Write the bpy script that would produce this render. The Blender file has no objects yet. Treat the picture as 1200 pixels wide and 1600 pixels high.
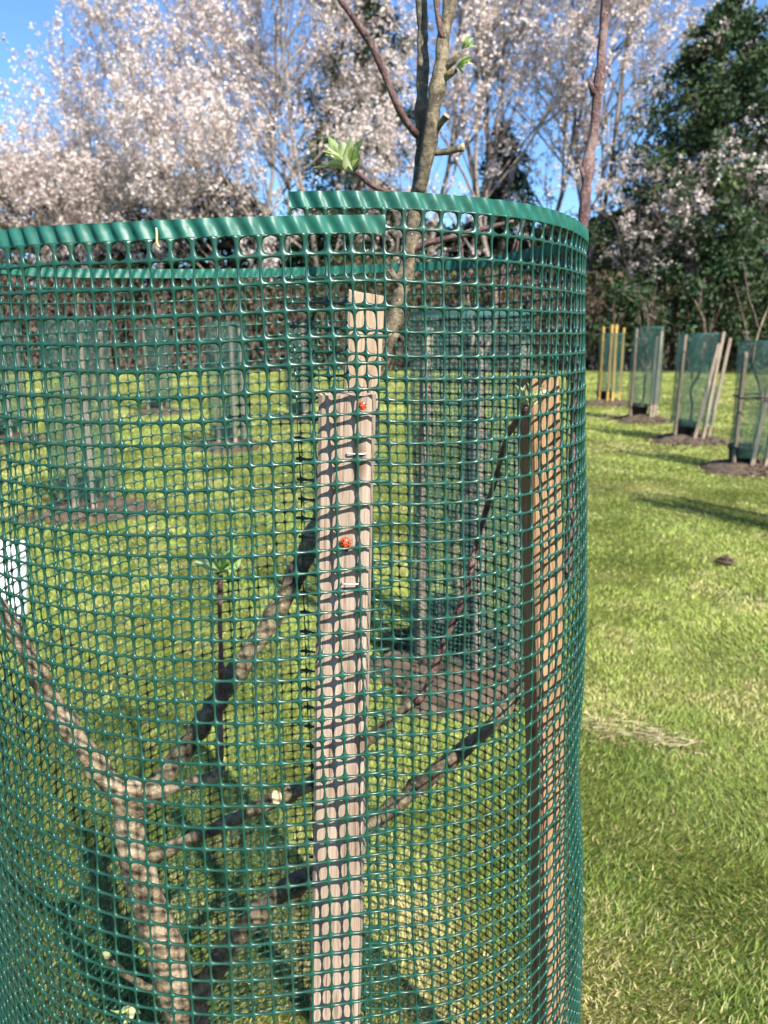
import bpy, math, random
import numpy as np
from mathutils import Vector, Matrix, noise

S = bpy.context.scene
COL = S.collection
R_ = math.radians

# ------------------------------------------------------------------ camera, sky, sun, exposure
H = 1.15                      # camera height
PITCH = R_(13.3)
cam_d = bpy.data.cameras.new("camera")
cam = bpy.data.objects.new("camera", cam_d)
COL.objects.link(cam)
cam.location = (0, 0, H)
cam.rotation_euler = (R_(90) - PITCH, 0, 0)
cam_d.sensor_fit = 'VERTICAL'
cam_d.sensor_height = 32
cam_d.lens = 24
cam_d.clip_start = 0.02
cam_d.clip_end = 2000
cam_d.dof.use_dof = True
cam_d.dof.focus_distance = 0.55
cam_d.dof.aperture_fstop = 11
S.camera = cam

SUN_AZ = math.atan2(0.54, -0.84)
SUN_EL = R_(43)
sun_dir = Vector((math.sin(SUN_AZ) * math.cos(SUN_EL), math.cos(SUN_AZ) * math.cos(SUN_EL), math.sin(SUN_EL)))
w = bpy.data.worlds.new("World")
S.world = w
w.use_nodes = True
nt = w.node_tree
sky = nt.nodes.new('ShaderNodeTexSky')
sky.sky_type = 'NISHITA'
sky.sun_disc = False
sky.sun_elevation = SUN_EL
sky.sun_rotation = SUN_AZ
sky.air_density = 1.0
sky.dust_density = 0.1
sky.ozone_density = 10.0
bg = nt.nodes['Background']
bg.inputs['Strength'].default_value = 0.10
nt.links.new(sky.outputs[0], bg.inputs[0])
sd = bpy.data.lights.new("sun", 'SUN')
sd.energy = 5.0
sd.angle = R_(0.53)
sd.color = (1.0, 0.95, 0.86)
so = bpy.data.objects.new("sun", sd)
COL.objects.link(so)
so.rotation_euler = (-sun_dir).to_track_quat('-Z', 'Y').to_euler()
S.view_settings.view_transform = 'Standard'
S.view_settings.look = 'None'
S.view_settings.exposure = 1.25
S.view_settings.gamma = 1.0
S.cycles.max_bounces = 6
S.cycles.transparent_max_bounces = 8

# ------------------------------------------------------------------ helpers
def ray(px, py):
    """direction through a point of the 1200x1600 picture, scaled so that y = 1"""
    cx, cz = (px - 600) / 1200, (800 - py) / 1200
    d = Vector((cx, math.cos(PITCH) + cz * math.sin(PITCH), -math.sin(PITCH) + cz * math.cos(PITCH)))
    return d / d.y
def at(px, py, Y):
    d = ray(px, py) * Y
    return Vector((d.x, d.y, d.z + H))
def zcam(p):
    return p.y * math.cos(PITCH) + (H - p.z) * math.sin(PITCH)
def wid(wpx, p):
    return wpx / 1200 * zcam(p)
def ground_at(px, py):
    d = ray(px, py)
    return Vector((d.x, d.y, 0)) * (-H / d.z)

def tag(o, label=None, cat=None, group=None, kind=None):
    if label: o['label'] = label
    if cat: o['category'] = cat
    if group: o['group'] = group
    if kind: o['kind'] = kind
    return o
def empty(name, loc=(0, 0, 0), rz=0):
    o = bpy.data.objects.new(name, None)
    COL.objects.link(o)
    o.location = loc
    o.rotation_euler = (0, 0, rz)
    o.empty_display_size = 0.05
    return o
def link(name, me, mat, parent=None, smooth=True):
    if mat: me.materials.append(mat)
    if smooth:
        me.polygons.foreach_set('use_smooth', [True] * len(me.polygons))
    o = bpy.data.objects.new(name, me)
    COL.objects.link(o)
    if parent: o.parent = parent
    return o
def np_mesh(name, V, Q, col=None):
    """V (n,3), Q (m,k) -> mesh"""
    V = np.asarray(V, dtype=np.float32); Q = np.asarray(Q, dtype=np.int32)
    me = bpy.data.meshes.new(name)
    me.vertices.add(len(V)); me.vertices.foreach_set('co', V.ravel())
    k = Q.shape[1]
    me.loops.add(Q.size); me.loops.foreach_set('vertex_index', Q.ravel())
    me.polygons.add(len(Q))
    me.polygons.foreach_set('loop_start', np.arange(0, Q.size, k, dtype=np.int32))
    me.update(calc_edges=True)
    if col is not None:
        a = me.color_attributes.new('Col', 'FLOAT_COLOR', 'POINT')
        c = np.ones((len(V), 4), dtype=np.float32); c[:, :3] = col
        a.data.foreach_set('color', c.ravel())
    me.validate()
    return me
class MB:
    def __init__(s): s.v = []; s.f = []
    def add(s, V, F):
        o = len(s.v)
        s.v.extend([tuple(p) for p in V]); s.f.extend([tuple(i + o for i in f) for f in F])
    def box(s, sx, sy, sz, M=Matrix(), bev=0.0):
        x, y, z = sx / 2, sy / 2, sz / 2
        V = [Vector(p) for p in ((-x,-y,-z),(x,-y,-z),(x,y,-z),(-x,y,-z),(-x,-y,z),(x,-y,z),(x,y,z),(-x,y,z))]
        s.add([M @ p for p in V], [(0,3,2,1),(4,5,6,7),(0,1,5,4),(1,2,6,5),(2,3,7,6),(3,0,4,7)])
    def tube(s, P, Rr, n=8, cap=True, lump=0.0, seed=0, fr=40):
        P = [Vector(p) for p in P]
        rings = []
        t0 = (P[1] - P[0]).normalized()
        nrm = t0.orthogonal().normalized()
        V = []; F = []
        for i, p in enumerate(P):
            t = (P[min(i + 1, len(P) - 1)] - P[max(i - 1, 0)]).normalized()
            nrm = (nrm - t * nrm.dot(t))
            nrm = nrm.normalized() if nrm.length > 1e-6 else t.orthogonal().normalized()
            b = t.cross(nrm)
            for k in range(n):
                a = 2 * math.pi * k / n
                d = nrm * math.cos(a) + b * math.sin(a)
                r = Rr[i]
                if lump:
                    r *= 1 + lump * noise.noise((p + d * Rr[i]) * fr + Vector((seed * 7.3, 0, 0)))
                V.append(p + d * r)
        m = len(P)
        for i in range(m - 1):
            for k in range(n):
                a = i * n + k; b2 = i * n + (k + 1) % n
                F.append((a, b2, b2 + n, a + n))
        if cap:
            F.append(tuple(reversed(range(n)))); F.append(tuple(range((m - 1) * n, m * n)))
        s.add(V, F)
    def build(s, name, mat, parent=None, smooth=True):
        me = bpy.data.meshes.new(name)
        me.from_pydata(s.v, [], s.f); me.update()
        return link(name, me, mat, parent, smooth)
def spline(P, vals, step):
    """Catmull-Rom resample"""
    P = [Vector(p) for p in P]
    out = []; ov = []
    for i in range(len(P) - 1):
        p0 = P[max(i - 1, 0)]; p1 = P[i]; p2 = P[i + 1]; p3 = P[min(i + 2, len(P) - 1)]
        n = max(1, int((p2 - p1).length / step))
        for k in range(n):
            t = k / n
            out.append(0.5 * ((2 * p1) + (p2 - p0) * t + (2 * p0 - 5 * p1 + 4 * p2 - p3) * t * t + (3 * p1 - p0 - 3 * p2 + p3) * t ** 3))
            ov.append(vals[i] * (1 - t) + vals[i + 1] * t)
    out.append(P[-1]); ov.append(vals[-1])
    return out, ov
def vnoise(x, y, seed=0):
    """smooth value noise on numpy arrays, 0..1"""
    xi = np.floor(x).astype(np.int64); yi = np.floor(y).astype(np.int64)
    fx = x - xi; fy = y - yi
    fx = fx * fx * (3 - 2 * fx); fy = fy * fy * (3 - 2 * fy)
    def h(a, b):
        n = (a * 374761393 + b * 668265263 + seed * 1442695) & 0x7fffffff
        n = ((n ^ (n >> 13)) * 1274126177) & 0x7fffffff
        return ((n ^ (n >> 16)) & 0xffff) / 65535.0
    return (h(xi, yi) * (1 - fx) + h(xi + 1, yi) * fx) * (1 - fy) + (h(xi, yi + 1) * (1 - fx) + h(xi + 1, yi + 1) * fx) * fy
def fbm(x, y, seed=0, o=3):
    s = 0; a = .5; t = 0
    for k in range(o):
        s = s + a * vnoise(x * 2 ** k, y * 2 ** k, seed + k); t += a; a *= .5
    return s / t

# ------------------------------------------------------------------ materials
def mat(name):
    m = bpy.data.materials.new(name); m.use_nodes = True
    t = m.node_tree
    return m, t, t.nodes['Principled BSDF']
def N(t, typ, **kw):
    n = t.nodes.new(typ)
    for k, v in kw.items():
        if k.startswith('i_'):
            n.inputs[k[2:]].default_value = v
        else:
            setattr(n, k, v)
    return n
def ramp(t, stops):
    n = t.nodes.new('ShaderNodeValToRGB')
    e = n.color_ramp.elements
    while len(e) < len(stops): e.new(0.5)
    for i, (p, c) in enumerate(stops):
        e[i].position = p; e[i].color = (*c, 1)
    return n
def coords(t, scale=(1, 1, 1), kind='Object'):
    c = t.nodes.new('ShaderNodeTexCoord'); m = t.nodes.new('ShaderNodeMapping')
    m.inputs['Scale'].default_value = scale
    t.links.new(c.outputs[kind], m.inputs[0])
    return m.outputs[0]
def plain(name, c, rough=.6, var=.25, scale=30, bump=0.0, spec=.5):
    m, t, b = mat(name)
    v = coords(t)
    n = N(t, 'ShaderNodeTexNoise', i_Scale=scale, i_Detail=4)
    t.links.new(v, n.inputs['Vector'])
    r = ramp(t, [(.3, tuple(x * (1 - var) for x in c)), (.7, tuple(min(1, x * (1 + var)) for x in c))])
    t.links.new(n.outputs['Fac'], r.inputs[0]); t.links.new(r.outputs[0], b.inputs['Base Color'])
    b.inputs['Roughness'].default_value = rough
    b.inputs['Specular IOR Level'].default_value = spec
    if bump:
        bu = N(t, 'ShaderNodeBump', i_Strength=bump, i_Distance=.004)
        t.links.new(n.outputs['Fac'], bu.inputs['Height']); t.links.new(bu.outputs[0], b.inputs['Normal'])
    return m
def green_plastic(name, c, rough):
    m, t, b = mat(name)
    v = coords(t)
    n = N(t, 'ShaderNodeTexNoise', i_Scale=60, i_Detail=5)
    t.links.new(v, n.inputs['Vector'])
    r = ramp(t, [(.3, tuple(x * .8 for x in c)), (.72, tuple(x * 1.2 for x in c))])
    t.links.new(n.outputs['Fac'], r.inputs[0]); t.links.new(r.outputs[0], b.inputs['Base Color'])
    n2 = N(t, 'ShaderNodeTexNoise', i_Scale=240, i_Detail=3)
    t.links.new(v, n2.inputs['Vector'])
    n3 = N(t, 'ShaderNodeTexNoise', i_Scale=16, i_Detail=6, i_Roughness=.7)
    t.links.new(v, n3.inputs['Vector'])
    r3 = ramp(t, [(.50, (0, 0, 0)), (.75, (.55, .55, .55))]); t.links.new(n3.outputs['Fac'], r3.inputs[0])
    dm = N(t, 'ShaderNodeMix', data_type='RGBA'); t.links.new(r3.outputs[0], dm.inputs[0])
    t.links.new(r.outputs[0], dm.inputs['A']); dm.inputs['B'].default_value = (c[0] * 2.2 + .02, c[1] * .9 + .015, c[2] * .8 + .012, 1)
    t.links.new(dm.outputs['Result'], b.inputs['Base Color'])
    rr = N(t, 'ShaderNodeMapRange'); rr.inputs['To Min'].default_value = rough - .1; rr.inputs['To Max'].default_value = rough + .18
    t.links.new(n.outputs['Fac'], rr.inputs[0]); t.links.new(rr.outputs[0], b.inputs['Roughness'])
    bu = N(t, 'ShaderNodeBump', i_Strength=.18, i_Distance=.001)
    t.links.new(n2.outputs['Fac'], bu.inputs['Height']); t.links.new(bu.outputs[0], b.inputs['Normal'])
    # thin plastic lets a little light through
    tr = N(t, 'ShaderNodeBsdfTranslucent'); tr.inputs[0].default_value = (c[0] * 1.5, c[1] * 1.3, c[2] * 1.3, 1)
    mx = N(t, 'ShaderNodeMixShader'); mx.inputs[0].default_value = .15
    out = t.nodes['Material Output']
    t.links.new(b.outputs[0], mx.inputs[1]); t.links.new(tr.outputs[0], mx.inputs[2]); t.links.new(mx.outputs[0], out.inputs[0])
    return m
def wood(name, a, b_, dark, rough=.85, crack=True):
    m, t, b = mat(name)
    v = coords(t, (230, 230, 7))
    n = N(t, 'ShaderNodeTexNoise', i_Scale=2.2, i_Detail=7, i_Roughness=.65)
    t.links.new(v, n.inputs['Vector'])
    r = ramp(t, [(.30, dark), (.44, a), (.66, b_)])
    t.links.new(n.outputs['Fac'], r.inputs[0])
    v2 = coords(t, (1, 1, 1))
    n2 = N(t, 'ShaderNodeTexNoise', i_Scale=9, i_Detail=5)
    t.links.new(v2, n2.inputs['Vector'])
    mx = N(t, 'ShaderNodeMix', data_type='RGBA', blend_type='MULTIPLY'); mx.inputs[0].default_value = .6
    r2 = ramp(t, [(.3, (.62, .58, .55)), (.65, (1, 1, 1))])
    t.links.new(n2.outputs['Fac'], r2.inputs[0])
    t.links.new(r.outputs[0], mx.inputs['A']); t.links.new(r2.outputs[0], mx.inputs['B'])
    v4 = coords(t, (330, 330, 9)); n4 = N(t, 'ShaderNodeTexNoise', i_Scale=1.3, i_Detail=3)
    t.links.new(v4, n4.inputs['Vector'])
    r4 = ramp(t, [(.30, (.25, .2, .17)), (.37, (1, 1, 1))]); t.links.new(n4.outputs['Fac'], r4.inputs[0])
    vk = N(t, 'ShaderNodeTexVoronoi', i_Scale=1); t.links.new(coords(t, (24, 24, 9)), vk.inputs['Vector'])
    rk = ramp(t, [(.06, (.35, .26, .2)), (.16, (1, 1, 1))]); t.links.new(vk.outputs['Distance'], rk.inputs[0])
    m4 = N(t, 'ShaderNodeMix', data_type='RGBA', blend_type='MULTIPLY'); m4.inputs[0].default_value = .7
    m5 = N(t, 'ShaderNodeMix', data_type='RGBA', blend_type='MULTIPLY'); m5.inputs[0].default_value = .8
    t.links.new(mx.outputs['Result'], m4.inputs['A']); t.links.new(r4.outputs[0], m4.inputs['B'])
    t.links.new(m4.outputs['Result'], m5.inputs['A']); t.links.new(rk.outputs[0], m5.inputs['B'])
    t.links.new(m5.outputs['Result'], b.inputs['Base Color'])
    b.inputs['Roughness'].default_value = rough
    b.inputs['Specular IOR Level'].default_value = .2
    bu = N(t, 'ShaderNodeBump', i_Strength=.5, i_Distance=.002)
    t.links.new(n.outputs['Fac'], bu.inputs['Height']); t.links.new(bu.outputs[0], b.inputs['Normal'])
    return m
def bark(name, dark, mid, light, rough=.75, ringscale=60):
    m, t, b = mat(name)
    v = coords(t)
    n = N(t, 'ShaderNodeTexNoise', i_Scale=110, i_Detail=7, i_Roughness=.7)
    t.links.new(v, n.inputs['Vector'])
    n2 = N(t, 'ShaderNodeTexNoise', i_Scale=18, i_Detail=3)
    t.links.new(v, n2.inputs['Vector'])
    ad = N(t, 'ShaderNodeMath', operation='ADD'); ad.inputs[1].default_value = 0
    mu = N(t, 'ShaderNodeMath', operation='MULTIPLY_ADD'); mu.inputs[1].default_value = .8; mu.inputs[2].default_value = -.4
    t.links.new(n2.outputs['Fac'], mu.inputs[0])
    t.links.new(n.outputs['Fac'], ad.inputs[0]); t.links.new(mu.outputs[0], ad.inputs[1])
    r = ramp(t, [(.3, dark), (.48, mid), (.68, light)])
    t.links.new(ad.outputs[0], r.inputs[0]); 
    # pale lenticels
    vo = N(t, 'ShaderNodeTexVoronoi', i_Scale=130)
    t.links.new(v, vo.inputs['Vector'])
    r3 = ramp(t, [(.0, (1, 1, 1)), (.18, (0, 0, 0))])
    t.links.new(vo.outputs['Distance'], r3.inputs[0])
    mx = N(t, 'ShaderNodeMix', data_type='RGBA'); t.links.new(r3.outputs[0], mx.inputs[0])
    t.links.new(r.outputs[0], mx.inputs['A']); mx.inputs['B'].default_value = (*[min(.6, x * 1.5 + .06) for x in light], 1)
    t.links.new(mx.outputs['Result'], b.inputs['Base Color'])
    b.inputs['Roughness'].default_value = rough
    bu = N(t, 'ShaderNodeBump', i_Strength=1.0, i_Distance=.005)
    t.links.new(ad.outputs[0], bu.inputs['Height']); t.links.new(bu.outputs[0], b.inputs['Normal'])
    return m
def leafy(name, transl=.35, rough=.55, tint=(1, 1, 1), spec=.3):
    """colour from the mesh's own per-leaf colour, light passes through"""
    m, t, b = mat(name)
    a = N(t, 'ShaderNodeVertexColor', layer_name='Col')
    t.links.new(a.outputs[0], b.inputs['Base Color'])
    b.inputs['Roughness'].default_value = rough
    b.inputs['Specular IOR Level'].default_value = spec
    tr = N(t, 'ShaderNodeBsdfTranslucent'); t.links.new(a.outputs[0], tr.inputs[0])
    mx = N(t, 'ShaderNodeMixShader'); mx.inputs[0].default_value = transl
    t.links.new(b.outputs[0], mx.inputs[1]); t.links.new(tr.outputs[0], mx.inputs[2])
    t.links.new(mx.outputs[0], t.nodes['Material Output'].inputs[0])
    return m
M = {}
M['net'] = green_plastic('green_netting', (.0115, .066, .044), .30)
M['rim'] = green_plastic('ribbed_rim_plastic', (.0135, .122, .086), .43)
M['stake_grey'] = wood('weathered_stake', (.32, .24, .175), (.45, .355, .28), (.12, .08, .058))
M['stake_orange'] = wood('orange_stake', (.27, .155, .078), (.39, .255, .145), (.12, .065, .033))
M['stake_tan'] = wood('tan_stake', (.33, .235, .155), (.44, .335, .235), (.17, .11, .07))
M['stake_far'] = wood('grey_stake', (.27, .21, .155), (.40, .33, .255), (.12, .09, .06))
M['stake_yellow'] = wood('yellow_stake', (.55, .34, .08), (.66, .45, .14), (.3, .17, .04))
M['trunk'] = bark('apple_trunk_bark', (.05, .034, .02), (.24, .175, .10), (.46, .37, .25))
M['limb'] = bark('apple_limb_bark', (.025, .018, .011), (.115, .088, .048), (.30, .24, .145), .65)
M['twig'] = bark('apple_twig_bark', (.04, .018, .016), (.105, .045, .038), (.24, .15, .125), .42)
M['leaf'] = leafy('spring_leaf', .4, .5)
M['branch'] = M['trunk']
M['cut'] = plain('cut_wood', (.55, .42, .25), .8, .2, 60)
M['steel'] = plain('staple_steel', (.75, .75, .75), .35, .05, 50); M['steel'].node_tree.nodes['Principled BSDF'].inputs['Metallic'].default_value = .6
M['black'] = plain('black_plastic', (.012, .014, .014), .45, .3, 20)
M['mulch'] = plain('mulch', (.072, .049, .030), .95, .7, 22, .8)
M['white'] = plain('white_plastic', (.78, .78, .76), .45, .06, 12)
M['straw'] = plain('dry_straw', (.5, .38, .18), .7, .2, 80)

# ------------------------------------------------------------------ ground
def ground_z(x, y):
    return .03 * (fbm(x * .55 + 9, y * .55 + 3, 5, 3) - .5)
m, t, b = mat('lawn')
v = coords(t)
n1 = N(t, 'ShaderNodeTexNoise', i_Scale=1.3, i_Detail=8, i_Roughness=.62); t.links.new(v, n1.inputs['Vector'])
n2 = N(t, 'ShaderNodeTexNoise', i_Scale=45, i_Detail=5, i_Roughness=.7); t.links.new(v, n2.inputs['Vector'])
r1 = ramp(t, [(.32, (.07, .09, .02)), (.5, (.15, .165, .04)), (.62, (.24, .23, .075)), (.75, (.30, .26, .11))])
t.links.new(n1.outputs['Fac'], r1.inputs[0])
r2 = ramp(t, [(.3, (.45, .45, .4)), (.65, (1.1, 1.1, 1.0))]); t.links.new(n2.outputs['Fac'], r2.inputs[0])
mx = N(t, 'ShaderNodeMix', data_type='RGBA', blend_type='MULTIPLY'); mx.inputs[0].default_value = 1
t.links.new(r1.outputs[0], mx.inputs['A']); t.links.new(r2.outputs[0], mx.inputs['B'])
t.links.new(mx.outputs['Result'], b.inputs['Base Color'])
b.inputs['Roughness'].default_value = .95; b.inputs['Specular IOR Level'].default_value = .1
bu = N(t, 'ShaderNodeBump', i_Strength=1, i_Distance=.03); t.links.new(n2.outputs['Fac'], bu.inputs['Height']); t.links.new(bu.outputs[0], b.inputs['Normal'])
M['lawn'] = m
gx = np.concatenate([np.linspace(-1000, -20, 12)[:-1], np.linspace(-20, 20, 161), np.linspace(20, 1000, 12)[1:]])
gy = np.concatenate([np.linspace(-1000, -4, 10)[:-1], np.linspace(-4, 30, 137), np.linspace(30, 1000, 12)[1:]])
GX, GY = np.meshgrid(gx, gy)
GZ = ground_z(GX, GY)
ids = np.arange(GX.size).reshape(GX.shape)
Q = np.stack([ids[:-1, :-1], ids[:-1, 1:], ids[1:, 1:], ids[1:, :-1]], -1).reshape(-1, 4)
o = link('ground', np_mesh('ground', np.stack([GX, GY, GZ], -1).reshape(-1, 3), Q), M['lawn'])
tag(o, kind='structure')

# guard spots: (x, y, size, height, stake material, seed)
def gp(px, py): return ground_at(px, py)
NEAR_C = Vector((-0.103, 0.793, 0))

# ------------------------------------------------------------------ netting sheets
def net(n, m, fr, pu, pv, v0, ha, hb, ex, tn, th, tv, row0=None, mid=True):
    """a perforated plastic sheet in (u, v, w): n x m cells with rounded holes and swollen joints"""
    Sd = len(fr)
    la = np.arange(Sd * n + 1); lb = np.arange(Sd * m + 1)
    frx = np.array(list(fr))
    lu = (la // Sd + frx[la % Sd]) * pu
    lv = v0 + (lb // Sd + frx[lb % Sd]) * pv
    A, B = np.meshgrid(la, lb, indexing='ij')
    mask = (A % Sd == 0) | (B % Sd == 0)
    lid = -np.ones(A.shape, dtype=np.int64); lid[mask] = np.arange(mask.sum())
    Nn = int(mask.sum())
    am, bm = A[mask], B[mask]
    fa = np.abs(frx[am % Sd] - .5) * 2; fb = np.abs(frx[bm % Sd] - .5) * 2      # 1 at a joint
    tt = np.where(bm % Sd == 0, th + (tn - th) * fa ** 3, tv + (tn - tv) * fb ** 3)
    U, Vv = lu[am], lv[bm]
    ring = [(k, 0) for k in range(Sd)] + [(Sd, k) for k in range(Sd)] + [(Sd - k, Sd) for k in range(Sd)] + [(0, Sd - k) for k in range(Sd)]
    K = len(ring)
    I, J = np.meshgrid(np.arange(n), np.arange(m), indexing='ij')
    I = I.ravel(); J = J.ravel(); C = len(I)
    f1 = np.array(list(fr) + [1.0])
    L = np.stack([lid[Sd * I + a, Sd * J + b_] for a, b_ in ring], 1)
    bx = np.array([f1[a] * 2 - 1 for a, _ in ring]); by = np.array([f1[b_] * 2 - 1 for _, b_ in ring])
    def hole(ex, ha, hb):
        s = (np.abs(bx) ** ex + np.abs(by) ** ex) ** (-1 / ex)
        return bx * s * ha, by * s * hb
    hx, hy = hole(ex, ha, hb)
    hxs = np.repeat(hx[None], C, 0); hys = np.repeat(hy[None], C, 0)
    if row0:
        x0, y0 = hole(*row0)
        hxs[J == 0] = x0; hys[J == 0] = y0
    rs = np.random.RandomState(3)
    jit = 1 + rs.uniform(-.025, .025, (C, 1))
    HU = (I[:, None] + .5) * pu + hxs * pu * jit; HV = v0 + (J[:, None] + .5) * pv + hys * pv * jit
    LU = U[L]; LV = Vv[L]; LT = tt[L]
    verts = [np.stack([U, Vv, tt], 1), np.stack([U, Vv, -tt], 1), np.stack([HU, HV, HU * 0], -1).reshape(-1, 3)]
    hid = 2 * Nn + np.arange(C * K).reshape(C, K)
    faces = []
    def strip(a, b_, flip):
        a2 = np.roll(a, -1, 1); b2 = np.roll(b_, -1, 1)
        q = np.stack([a, a2, b2, b_], -1).reshape(-1, 4)
        faces.append(q[:, ::-1] if flip else q)
    if mid:
        MU = (LU * .42 + HU * .58); MV = LV * .42 + HV * .58; MT = LT * .8
        verts += [np.stack([MU, MV, MT], -1).reshape(-1, 3), np.stack([MU, MV, -MT], -1).reshape(-1, 3)]
        m1 = 2 * Nn + C * K + np.arange(C * K).reshape(C, K); m2 = m1 + C * K
        strip(L, m1, True); strip(m1, hid, True); strip(L + Nn, m2, False); strip(m2, hid, False)
    else:
        strip(L, hid, True); strip(L + Nn, hid, False)
    # close the cut edges
    for line in (lid[0, :], lid[-1, :], lid[:, -1], lid[:, 0]):
        faces.append(np.stack([line[:-1], line[1:], line[1:] + Nn, line[:-1] + Nn], 1))
    return np.concatenate(verts), np.concatenate(faces)

def band(L, hgt, pu, sub, t):
    """the solid ribbed strip along the top of the sheet, a closed thin slab"""
    nu = int(L / pu * sub); u = np.linspace(0, L, nu + 1); v = np.array([0, .25, .5, .75, 1.0]) * hgt
    U, Vv = np.meshgrid(u, v, indexing='ij')
    n = U.size; ids = np.arange(n).reshape(U.shape)
    q = np.stack([ids[:-1, :-1], ids[1:, :-1], ids[1:, 1:], ids[:-1, 1:]], -1).reshape(-1, 4)
    W = np.full(n, t)
    Vt = np.concatenate([np.stack([U.ravel(), Vv.ravel(), W], 1), np.stack([U.ravel(), Vv.ravel(), -W], 1)])
    F = [q, (q + n)[:, ::-1]]
    Va = [Vt]; off = 2 * n
    for line in (ids[:, 0], ids[:, -1], ids[0, :], ids[-1, :]):      # own vertices: crisp cut edges
        k = len(line); Va += [Vt[line], Vt[line + n]]; a = np.arange(k - 1) + off
        F.append(np.stack([a, a + 1, a + 1 + k, a + k], 1)); off += 2 * k
    return np.concatenate(Va), np.concatenate(F)

PU, PV = .0138, .0146
RN = .30
def hit(px, py, far=False, RN=RN):
    d = ray(px, py)
    ox, oy = -NEAR_C.x, -NEAR_C.y
    a = d.x ** 2 + d.y ** 2; bq = d.x * ox + d.y * oy; c = ox * ox + oy * oy - RN * RN
    disc = max(bq * bq - a * c, 0)
    tt = (-bq + math.sqrt(disc)) / a if far else (-bq - math.sqrt(disc)) / a
    p = d * tt + Vector((0, 0, H))
    return math.atan2(p.x - NEAR_C.x, -(p.y - NEAR_C.y)), p.z
INSET = .050
def inset(u): return INSET * (1 - np.clip(u / .20, 0, 1)) ** 1.6 + .009 * (1 - np.clip(u / 1.5, 0, 1))
PH0 = hit(452, 298, RN=RN - INSET)[0]
PH1 = hit(582, 640)[0] + 2 * math.pi
kn = []
for kn_i, (px, py, far) in enumerate(((452, 299, 0), (540, 299, 0), (620, 301, 0), (750, 310, 0), (840, 322, 0), (895, 339, 0), (912, 352, 0),
                    (850, 384, 1), (760, 402, 1), (620, 412, 1), (450, 418, 1), (250, 420, 1), (90, 420, 1),
                    (0, 357, 0), (150, 349, 0), (300, 342, 0), (450, 338, 0), (606, 336, 0))):
    if not far and kn_i < 7:
        ph, z = hit(px, py)
        for _ in range(6): ph, z = hit(px, py, RN=RN - float(inset(max(0., (ph - PH0) * RN))))
    else: ph, z = hit(px, py, far)
    kn.append([ph, z])
for i in range(1, len(kn)):
    while kn[i][0] < kn[i - 1][0]: kn[i][0] += 2 * math.pi
KP = np.array([k[0] for k in kn]); KZ = np.array([k[1] for k in kn])
def smooth_z(ph):
    acc = 0
    for k, wgt in ((-.14, 1), (-.07, 2), (0, 3), (.07, 2), (.14, 1)):
        acc = acc + wgt * np.interp(np.clip(ph + k, PH0, PH1), KP, KZ)
    return acc / 9
LEAN_X, LEAN_Y, FLARE = -.012, .026, .030
ZT = 1.22
def near_axis(z):
    k = ZT - z
    return NEAR_C.x - LEAN_X * k, NEAR_C.y - LEAN_Y * k, RN + FLARE * k
LEN = (PH1 - PH0) * RN
ROWS = [400, 444, 487, 526, 570, 611, 651, 687, 724, 759, 794, 829, 862, 894, 925, 956, 988, 1020, 1052, 1084, 1116, 1147, 1178, 1210, 1242,
        1274, 1308, 1341, 1372, 1402, 1432, 1461, 1489, 1516, 1542, 1568, 1593]
def row_drop():
    ph, zr = hit(540, 338); v = [0]; dr = [0]
    for k, y in enumerate(ROWS):
        d = ray(540, y); lo, hi = .3, .9
        for _ in range(40):
            md = (lo + hi) / 2; p = d * md + Vector((0, 0, H)); cx, cy, r = near_axis(p.z)
            if math.hypot(p.x - cx, p.y - cy) > r: lo = md
            else: hi = md
        v.append(BAND + (k + 1) * PV); dr.append(zr - (H + d.z * lo))
    pit = (dr[-1] - dr[-9]) / 8
    for k in range(80): v.append(v[-1] + PV); dr.append(dr[-1] + pit)
    v, dr = np.array(v), np.array(dr)
    ds = dr.copy(); 
    for _ in range(2): ds[2:-1] = (ds[1:-2] + 2 * ds[2:-1] + ds[3:]) / 4
    return v, ds
def near_map(uvw):
    u, v, w_ = uvw[:, 0], uvw[:, 1], uvw[:, 2]
    u = u + .0022 * (fbm(u * 14, v * 10, 61, 3) - .5) * 2
    ph = PH0 + u / RN
    z = smooth_z(ph) - np.interp(v, DV, DD)
    z = z + (.0024 * (fbm(u * 9, v * 12, 11, 3) - .5) * 2) * np.clip(v / .02, .25, 1)
    z = np.maximum(z, .015)
    fade = np.clip((.024 - v) / .016, 0, 1) * np.clip(.35 + v / .006, 0, 1)
    corr = .0019 * np.cos(2 * math.pi * (u / PU + .5 - v * 28)) * fade
    wob = .005 * (fbm(ph * 2.2, v * 6, 21, 2) - .5) * 2
    k = ZT - z
    r = RN + FLARE * k - inset(u) + w_ + corr + wob
    # the loose outer end stands a touch proud
    r = r + .004 * np.clip((u - (LEN - .05)) / .05, 0, 1) ** 2
    cx = NEAR_C.x - LEAN_X * k; cy = NEAR_C.y - LEAN_Y * k
    return np.stack([cx + np.sin(ph) * r, cy - np.cos(ph) * r, z], 1)
BAND = .0118
DV, DD = row_drop(); print('ROW', DD[:4], DD[30:40])
ncell = int(LEN / PU); nrow = int(1.19 / PV)
PUx = LEN / ncell
V1, F1 = net(ncell, nrow, (0, .14, .5, .86), PUx, PV, BAND, .457, .451, 3.4, .0017, .00102, .00076, row0=(2.05, .405, .455))
V2, F2 = band(LEN + .0072, BAND + .0006, PUx, 10, .0006)
parts = [(V1, F1)]
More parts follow.
